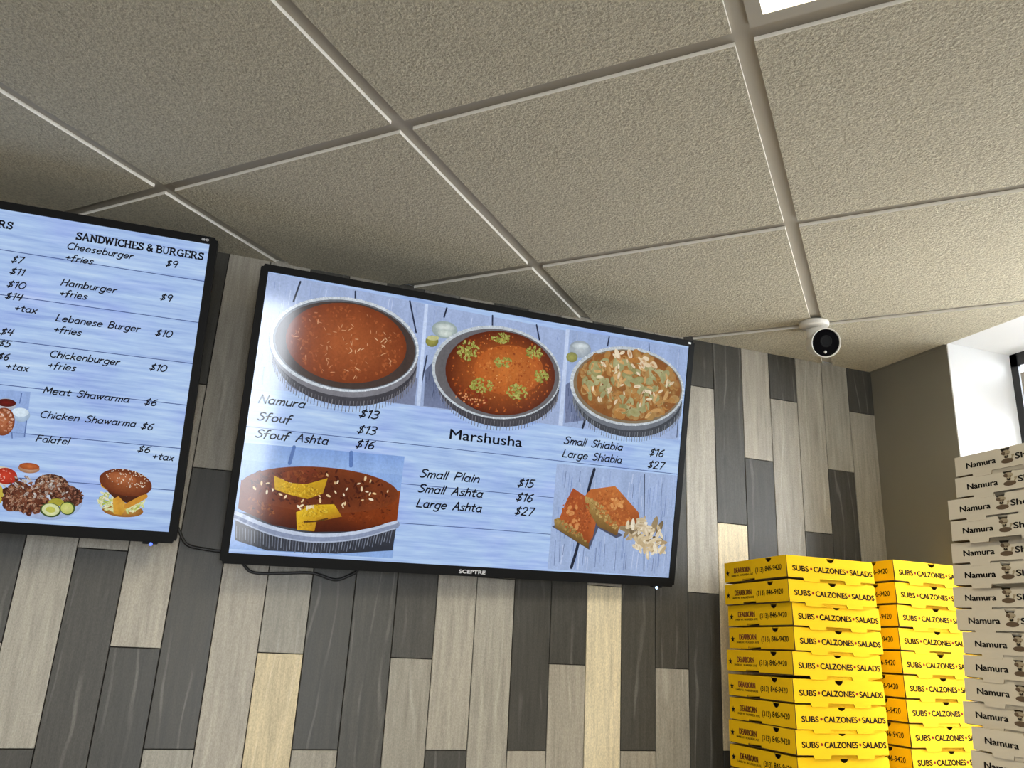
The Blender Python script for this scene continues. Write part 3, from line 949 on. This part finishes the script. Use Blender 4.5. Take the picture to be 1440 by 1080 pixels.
def cut_cake(E, Q, L, N):
    Q([(-553,-73),(-194,-66),(-194,-303),(-553,-303)],'8fb0e6')
    Q([(-553,-73),(-194,-66),(-194,-110),(-553,-110)],'84a6e2','84a6e2','98b8ea','98b8ea')
    L([(-447,-71),(-452,-108)],8.0,'5c7cb8')
    L([(-319,-70),(-316,-100)],9.0,'5c7cb8')
    Q([(-551,-224),(-193,-217),(-196,-285),(-324,-300),(-475,-302),(-544,-284)],'4a4e5a','40444e','2c303a','343842','383c46','2c303a')
    for k in range(54):
        x = -545 + 6.45*k; z = -254 - 27*math.sin(k/53*math.pi) + (k/53)*16
        L([(x, z), (x + 3*math.cos(k/53*math.pi), z-24-(k % 3)*3)], 1.6, ('8890a0', '5e6474', '747c8e')[k % 3])
    L([(-552,-230),(-470,-258),(-380,-268),(-286,-256),(-196,-225)],19.0,'8c98b4')
    L([(-552,-225),(-470,-252),(-380,-262),(-286,-250),(-196,-219)],8.0,'c4d0e6')
    L([(-552,-238),(-470,-267),(-380,-277),(-286,-265),(-196,-234)],3.0,'b0bcd4')
    E(-371,-194,176,58,0,'5a200c','3c1408')
    Q([(-549,-154),(-195,-147),(-194,-215),(-287,-247),(-382,-255),(-472,-245),(-547,-216)],'7a3414','8a4018','86380f','4a1808','401608','4a1a08','74340f')
    N(-500,-206,34,18,-12,40,9,.5,['8a4a1c', 'a05a24', '4a1c0a'])
    N(-260,-207,50,18,12,60,8,.5,['7c3410', '8a4018', '5a2009'])
    E(-373,-160,175,51,1,'50200f','7a3a1a')
    N(-373,-158,160,42,1,150,12,.4,['562210', '4a1a0c', '602a14', '45170b'])
    N(-250,-174,44,16,-8,60,9,.4,['7c3a18', '88441c', '6a2c14'])
    N(-480,-150,50,22,-6,30,18,.4,['7a3a1c', '54220f'])
    N(-376,-158,158,40,1,44,12.0,0.45,['ecd0a0', 'e0b880', 'f2e2c4'])
    Q([(-424,-214),(-389,-195),(-343,-190),(-322,-216),(-377,-232),(-379,-253),(-417,-253)],'e4bc28','dcb020','e0b824','b87c18','a86e14','c08c18','d8ac24')
    N(-385,-208,34,14,8,90,5,.7,['c49818', 'f0d048', '9a7010', 'e4bc30'])
    N(-400,-240,16,10,0,30,5,.7,['b08014', 'd8a820'])
    L([(-404,-234),(-380,-231),(-354,-223)],3.5,'5a3a10')
    Q([(-482,-137),(-449,-124),(-400,-116),(-365,-132),(-411,-151),(-446,-150)],'7a3418','8a4220','7a341a','5c2410','6a2c14','6e3018')
    N(-424,-134,46,12,4,40,14,.4,['8e4a24', '5a2410', '7a3a1c'])
    Q([(-482,-138),(-446,-151),(-411,-151),(-365,-133),(-371,-168),(-403,-183),(-442,-177),(-476,-168)],'dcb020','e0b428','d0a420','cca01c','b4881a','c09418','cca01c','d4a820')
    N(-424,-164,48,13,-3,140,5,.7,['c09414', 'ecc840', '96700f', 'e0b82c'])
    N(-402,-202,22,6,4,10,11,.5,['f2e6cc', 'e6cfa0'])
artwork('cut_cake_picture', cut_cake, scr2)

def squares_and_almonds(E, Q, L, N):
    Q([(197,-44),(552,-41),(553,-309),(201,-307)],'a2b6dc')
    grain(L, 203, 548, -303, -48, 130, ['8ea2ce', 'b6c8ea', '7e92c0', 'c2d0ee', '96aad4'], 5, 60)
    L([(302,-48),(291,-104),(277,-236),(264,-299)],8.0,'1c2438')
    L([(450,-48),(459,-145),(474,-297)],3.0,'3c4860')
    L([(213,-235),(216,-297)],1.5,'6878a0')
    L([(223,-199),(229,-287)],1.5,'6878a0')
    L([(238,-243),(237,-269)],1.5,'6878a0')
    L([(294,-248),(294,-293)],1.5,'6878a0')
    L([(329,-246),(330,-295)],1.5,'6878a0')
    L([(353,-235),(355,-290)],1.5,'6878a0')
    L([(386,-252),(387,-301)],1.5,'6878a0')
    L([(418,-259),(418,-295)],1.5,'6878a0')
    L([(420,-74),(420,-111)],1.5,'6878a0')
    L([(499,-263),(498,-296)],1.5,'6878a0')
    L([(506,-66),(507,-123)],1.5,'6878a0')
    L([(263,-57),(262,-84)],1.5,'6878a0')
    L([(223,-61),(223,-101)],1.5,'6878a0')
    Q([(199,-201),(309,-252),(329,-196),(383,-218),(403,-209),(274,-160)],'4c5068')
    Q([(203,-183),(221,-177),(307,-227),(307,-251),(207,-203)],'a88a50','a08048','80602c','60461c','7c6030')
    Q([(247,-101),(287,-120),(288,-147),(322,-174),(316,-220),(305,-236),(217,-180),(233,-132)],'a84c1e','b05624','8e4018','b8602c','a85420','904216','b05a26','a84c20')
    Q([(282,-118),(322,-131),(389,-192),(385,-212),(328,-192),(286,-143)],'b89858','a87e40','a07038','6c4c20','7a5a28','98783c')
    Q([(296,-100),(366,-85),(442,-147),(450,-173),(392,-195),(322,-131),(282,-118)],'b8642a','c07032','b05c26','96491c','a85a28','b4622c','bc6a30')
    N(264,-168,42,48,20,170,8,.75,['b45a26', '8c4016', 'c46e34', 'a04c1e'])
    N(366,-142,58,40,-32,190,8,.75,['c07034', '9a501e', 'cc8040', 'ac5c28'])
    N(252,-206,52,9,-30,70,7,.7,['b89a5c', '7c602c', 'a88848'])
    N(338,-158,58,13,-36,90,7,.7,['c8a868', '8a6a34', 'b49454'])
    N(256,-172,26,30,10,12,14,.7,['cc8044', 'd89458']); N(378,-130,26,18,-20,10,18,.6,['d08848', 'dc9c5c'])
    N(468,-206,64,38,-16,16,52,.34,['8a7656', '6c5c44', '9c8866'])
    N(468,-204,64,36,-16,44,34,.34,['e2d2b4','cbb692','efe4cc','b39c78','d8c6a2'])
    N(484,-240,50,16,3,14,36,.34,['e2d2b4','cbb692','efe4cc','c4ae88'])
artwork('cake_squares_picture', squares_and_almonds, scr2)


# power cords hanging on the wall below the screens
def cord(pts, label):
    bm = bmesh.new(); tube(bm, [(x, y, z+H) for x, y, z in pts], .0034)
    tag(obj('power_cord', bm, M['cord'], smooth=True), label, 'cord', 'black power cords')
cord([(-2.10, -.05, -.60), (-2.058, -.03, -.655), (-2.0296, -.012, -.698), (-2.006, -.012, -.732), (-1.970, -.012, -.740), (-1.9285, -.012, -.742), (-1.89, -.014, -.735), (-1.86, -.03, -.70)],
     'black cord running from the left screen across the gap to the right screen')
cord([(-1.91, -.025, -.72), (-1.8729, -.012, -.773), (-1.8446, -.012, -.785), (-1.785, -.012, -.781), (-1.7208, -.012, -.7765), (-1.67, -.012, -.788), (-1.6377, -.012, -.777), (-1.6144, -.012, -.759), (-1.58, -.03, -.70)],
     'black cord sagging below the lower left edge of the right screen')

# ------------------------------------------------------------------ security camera at a grid crossing
F = Vector((-.447, -.266, H-.008))
root = empty('security_camera', F)
tag(root, 'white security camera with round black face hanging from the ceiling grid', 'camera')
ax = Vector((-.269, -.885, -.31)).normalized()
P1 = Vector((-.4255, -.2825, H-.069))
def rel(v): return Vector(v) - F
bm = bmesh.new()
lathe(bm, rel(F), (0, 0, -1), [(0, 0), (0, .040), (.004, .0405), (.010, .039), (.013, .034), (.013, 0)])
obj('mounting_plate', bm, M['white_plastic'], root, True)
bm = bmesh.new()
PB = P1 - ax*.040
lathe(bm, rel(F + Vector((0, 0, -.011))), (PB - F) + Vector((0, 0, .0)), [(0, 0), (0, .024), (.016, .024), (.019, .026), (.034, .026), (.034, 0)])
obj('swivel_neck', bm, M['white_plastic'], root, True)
bm = bmesh.new()
lathe(bm, rel(P1), ax, [(-.078, 0), (-.077, .014), (-.070, .026), (-.058, .034), (-.040, .0385), (-.012, .0405), (-.010, .0395), (-.008, .0418), (.002, .0418), (.003, .0405), (.0015, .0388), (-.001, .0385), (-.001, 0)])
body = obj('camera_body', bm, M['white_plastic'], root, True)
bm = bmesh.new()
lathe(bm, rel(P1), ax, [(-.0008, 0), (-.0008, .0383), (.0002, .0378), (.0006, .036), (.0006, 0)])
face = obj('lens_window', bm, M['lens'], root)
o_, u_, v_, w_ = axis_frame(rel(P1), ax)
if v_.z > 0: v_ = -v_
bm = bmesh.new(); lathe(bm, o_ + v_*.026, ax, [(.0006, 0), (.0006, .0042), (.003, .003), (.0038, 0)], 16)
obj('sensor_dome', bm, M['white_plastic'], face, True)
bm = bmesh.new(); lathe(bm, o_ - v_*.004, ax, [(.0006, .0), (.0007, .017), (.0012, .0165), (.0012, .013), (.0007, .0125), (.0007, 0)], 32)
obj('lens_ring', bm, M['bezel'], face)

# ------------------------------------------------------------------ pizza box stacks
def arc_pts(cx, cz, r, a0, a1, n=10):
    return [(cx + r*math.cos(math.radians(a0+(a1-a0)*i/n)), cz + r*math.sin(math.radians(a0+(a1-a0)*i/n))) for i in range(n+1)]

def front_outline(W, top, bot, tab, notch_r, t1, t2):
    """front flap: thumb notch in the top edge, two tabs below, t1/t2 = tab spans as fractions of the width"""
    h = W/2
    pts = [(-h, top)]
    pts += arc_pts(0, top, notch_r, 180, 360)
    pts += [(h-.006, top)] + arc_pts(h-.006, top-.006, .006, 90, 0, 4)
    pts += [(h, bot)]
    b0, b1 = -h+t2[1]*W, -h+t2[0]*W
    pts += [(b0, bot), (b0-.002, bot-tab), (b1+.003, bot-tab), (b1, bot)]
    b0, b1 = -h+t1[1]*W, -h+t1[0]*W
    pts += [(b0, bot), (b0-.002, bot-tab), (b1+.003, bot-tab), (b1, bot)]
    pts += [(-h, bot)]
    return pts

def make_carton(name, W, h, card, front_print, side_print=None):
    root = empty(name)
    e = .0016
    # tray: floor and an inner wall set back from the flaps
    bm = bmesh.new()
    box(bm, -W/2+.002, W/2-.002, -W/2+.002, W/2-.002, 0, .0016)
    for (a0, a1, b0, b1) in ((-W/2+.030, W/2-.004, -W/2+.030, -W/2+.032), (-W/2+.030, -W/2+.032, -W/2+.03, W/2-.004), (W/2-.0056, W/2-.004, -W/2+.03, W/2-.004), (-W/2+.03, W/2-.004, W/2-.0056, W/2-.004)):
        box(bm, a0, a1, b0, b1, .0016, h-.0022)
    obj('tray', bm, M['kraft'], root)
    # lid: top panel with right and back skirts
    bm = bmesh.new()
    box(bm, -W/2+e, W/2-.0008, -W/2+e, W/2, h-.0018, h)
    box(bm, W/2-.0022, W/2-.0006, -W/2+e, W/2, .004, h-.0018)
    box(bm, -W/2+e, W/2-.0022, W/2-.0016, W/2, .004, h-.0018)
    obj('lid', bm, card, root)
    # front flap leans out slightly towards its tabs
    def fr(a, y, b): return (a, -W/2 + e*0 + y - (h-b)*.035, b)
    bm = bmesh.new()
    prism(bm, front_outline(W, h, .0014, .0080, .0115, (.167, .36), (.64, .835)), e, fr, edge=1)
    obj('front_flap', bm, [card, M['kraft']], root)
    # left flap with an off-centre thumb notch and a slot along the bottom
    def fl(a, y, b): return (-W/2 + y - (h-b)*.012, -a, b)      # a runs from the back (-W/2) to the front corner (+W/2)
    q = W/2
    pts = [(-q, h)] + arc_pts(q-.265*W, h, .0115, 180, 360) + [(q-e*1.2, h), (q-e*1.2, .0022), (-q+.51*W, .0022), (-q+.51*W, .0062), (-q+.31*W, .0062), (-q+.31*W, .0022), (-q, .0022)]
    bm = bmesh.new(); prism(bm, pts, e, fl, edge=1)
    obj('side_flap', bm, [card, M['kraft']], root)
    bm = bmesh.new(); front_print(bm, W, h, fr)
    o = obj('front_print', bm, [M['black_ink'], M['red_ink'], M['brown_ink'], M['olive_ink']], root)
    if side_print:
        bm = bmesh.new(); side_print(bm, W, h, fl)
        obj('side_print', bm, [M['black_ink'], M['rust_ink']], root)
    return root

def disc(bm, x, z, r, y, frame, mi, sx=1.0, n=18, rot=0.0):
    vv = []
    for i in range(n):
        t = 2*PI*i/n; a, b = r*sx*math.cos(t), r*math.sin(t)
        vv.append(bm.verts.new(frame(x + a*math.cos(rot) - b*math.sin(rot), y, z + a*math.sin(rot) + b*math.cos(rot))))
    bm.faces.new(vv).material_index = mi
def shape(bm, pts, y, frame, mi):
    f = bm.faces.new([bm.verts.new(frame(a, y, b)) for a, b in pts]); f.material_index = mi
    bmesh.ops.triangulate(bm, faces=[f])

INK = -.0004
def yellow_front(bm, W, h, fr):
    zb = h*.315; cap = h*.25
    u = lambda t: -W/2 + t*W
    flat_text(bm, 'SUBS', u(.058), zb, .178*W, cap, INK, .06, 0, 0, fr)
    disc(bm, u(.268), zb+cap*.52, cap*.25, INK, fr, 1)
    flat_text(bm, 'CALZONES', u(.298), zb, .362*W, cap, INK, .06, 0, 0, fr)
    disc(bm, u(.687), zb+cap*.52, cap*.25, INK, fr, 1)
    flat_text(bm, 'SALADS', u(.716), zb, .262*W, cap, INK, .06, 0, 0, fr)

def yellow_side(bm, W, h, fl):
    u = lambda t: -W/2 + t*W                       # from the back edge
    star = []
    for i in range(10):
        r = (.0088 if i % 2 == 0 else .0038); t = PI/2 + i*PI/5
        star.append((u(.060) + r*1.0*math.cos(t), h*.46 + r*math.sin(t)))
    shape(bm, star, INK, fl, 0)
    flat_text(bm, 'DEARBORN', u(.172)+.0007, h*.445-.0005, .270*W, h*.265, INK*.6, 0, 0, 0, fl)
    flat_text(bm, 'DEARBORN', u(.170), h*.445, .270*W, h*.265, INK, .02, 1, 0, fl)
    flat_text(bm, '14400 W. WARREN AVE', u(.125), h*.275, .36*W, h*.10, INK, .03, 0, 0, fl)
    flat_text(bm, '(313)', u(.525), h*.36, .125*W, h*.235, INK, .03, 0, 0, fl)
    flat_text(bm, '846-9420', u(.675), h*.37, .245*W, h*.25, INK, .03, 0, .06, fl)

def ivory_front(bm, W, h, fr):
    u = lambda t: -W/2 + t*W
    flat_text(bm, 'Namura', u(.117), h*.35, .288*W, h*.285, INK, .065, 0, 0, fr)
    flat_text(bm, 'She', u(.589), h*.35, .145*W, h*.285, INK, .065, 0, 0, fr)
    # cook emblem: tall hat, face, shoulders and a raised hand
    cx = u(.508); fr0 = fr
    fr = lambda a, y, b: fr0(cx + (a-cx)*1.35, y, b)
    disc(bm, cx-.0005, h*.725, .0058, INK, fr, 3, 1.25); disc(bm, cx-.005, h*.715, .0036, INK*1.1, fr, 2); disc(bm, cx+.0045, h*.72, .0034, INK*1.1, fr, 3)
    shape(bm, [(cx-.0055, h*.68), (cx+.005, h*.68), (cx+.0045, h*.61), (cx-.005, h*.61)], INK*1.2, fr, 2)
    disc(bm, cx, h*.54, .0048, INK*1.3, fr, 3, .9); disc(bm, cx-.0018, h*.56, .0012, INK*1.6, fr, 0); disc(bm, cx+.0018, h*.56, .0012, INK*1.6, fr, 0)
    disc(bm, cx, h*.505, .0016, INK*1.6, fr, 0, 2.0)
    shape(bm, [(cx-.0025, h*.46), (cx+.0025, h*.46), (cx+.003, h*.38), (cx-.003, h*.38)], INK*1.2, fr, 3)
    disc(bm, cx+.001, h*.33, .0052, INK*1.4, fr, 2, 2.1)
    disc(bm, cx+.0115, h*.56, .0022, INK, fr, 3, 1.2); shape(bm, [(cx+.010, h*.55), (cx+.013, h*.55), (cx+.010, h*.37), (cx+.007, h*.37)], INK*.8, fr, 3)

def copy_tree(o, parent=None):
    c = o.copy(); COL.objects.link(c)
    if parent: c.parent = parent
    for ch in list(o.children): copy_tree(ch, c)
    return c

ORD = ['topmost', 'second', 'third', 'fourth', 'fifth', 'sixth', 'seventh', 'eighth', 'ninth', 'tenth', 'eleventh', 'twelfth', 'thirteenth', 'fourteenth', 'fifteenth', 'sixteenth']
def place(o, corner, yaw, tilt, W, h):
    """corner = top front-left corner"""
    o.rotation_mode = 'XYZ'
    o.rotation_euler = (-tilt, 0, yaw)
    mt = Euler((-tilt, 0, yaw)).to_matrix()
    o.location = Vector(corner) + mt @ Vector((W/2, W/2, -h))

WY, HY = .254, .0522
TILT = math.radians(1.49)
S1 = [(-.6686, -.3745, .0034, .0), (-.6684, -.3765, .0151, .0561), (-.6582, -.3730, .0167, .1087), (-.6566, -.3722, .0136, .1634), (-.6654, -.3740, .0228, .2175),
      (-.6678, -.3738, -.0113, .2759), (-.6660, -.3744, -.0064, .3308), (-.6690, -.3748, .0036, .3836), (-.6645, -.3712, .009, .4399), (-.6660, -.3730, .004, .4945)]
S2 = [(-.0036, -.0040), (-.0022, -.0024), (-.0022, -.002), (-.0016, .0008), (-.0019, -.0005), (-.0006, -.0012), (-.0004, -.002), (.0058, .002), (.0067, .0035), (.004, .002)]
proto = make_carton('pizza_box', WY, HY, M['yellow'], yellow_front, yellow_side)
first = True
for i, (x, y, a, dz) in enumerate(S1):
    b = proto if first else copy_tree(proto); first = False
    place(b, (x, y, H-.67629-dz), a*.6, TILT, WY, HY)
    tag(b, 'yellow pizza box, %s%s in the left yellow stack' % (ORD[i], '' if i == 0 else ' from the top'), 'pizza box', 'left stack of yellow pizza boxes')
for i, (dx, dy) in enumerate(S2):
    b = copy_tree(proto)
    place(b, (-.32913+dx, -.35368+dy, H-.66185-.05495*i), .034 - .012*(i % 3 == 1), TILT, WY, HY)
    tag(b, 'yellow pizza box, %s%s in the stack between left yellow and white stacks' % (ORD[i], '' if i == 0 else ' from the top'), 'pizza box', 'middle stack of yellow pizza boxes')

WW, HW, PW = .254, .0440, .04642
S3 = [(-.4142, -.6447, -1.5991), (-.4173, -.6424, -1.5656), (-.4200, -.6193, -1.5518), (-.4200, -.6204, -1.5656), (-.4130, -.6085, -1.5464), (-.4130, -.6062, -1.5635), (-.409, -.5965, -1.5605),
      (-.411, -.6001, -1.5607), (-.4133, -.6116, -1.5687), (-.4142, -.6077, -1.5664), (-.4138, -.6036, -1.5708), (-.411, -.5911, -1.5684), (-.4190, -.6127, -1.5656), (-.417, -.6028, -1.5656),
      (-.414, -.607, -1.568), (-.415, -.605, -1.566)]
proto = make_carton('bakery_box', WW, HW, M['ivory'], ivory_front)
first = True
for i, (x, y, a) in enumerate(S3):
    b = proto if first else copy_tree(proto); first = False
    place(b, (x, y, H-.46335-PW*i), a, 0.0, WW, HW)
    tag(b, 'white printed bakery box, %s%s in the white stack by the window' % (ORD[i], '' if i == 0 else ' from the top'), 'bakery box', 'stack of white bakery boxes by the window')

# counter that carries the stacks, below the picture
CZ = H - 1.2300
root = empty('counter', (-.55, -.55, 0))
tag(root, 'counter against the back wall carrying the stacks of boxes', 'counter')
bm = bmesh.new(); box(bm, -.45, .53, -.42, .53, 0, CZ-.034); bevel(bm, .002, 1)
obj('cabinet', bm, M['cream_wall'], root)
bm = bmesh.new(); box(bm, -.47, .545, -.45, .545, CZ-.034, CZ-.0005); bevel(bm, .004, 2)
obj('worktop', bm, M['steel'], root)
# thin boards under the middle and white stacks
bm = bmesh.new(); box(bm, .205, .485, .202, .455, CZ-.0005, H-1.2157); bevel(bm, .001, 1)
obj('riser_board', bm, M['cream_wall'], root)
bm = bmesh.new(); box(bm, .146, .405, -.325, -.02, CZ-.0005, H-.46335-PW*15-HW-.0005); bevel(bm, .001, 1)
obj('riser_board', bm, M['cream_wall'], root)
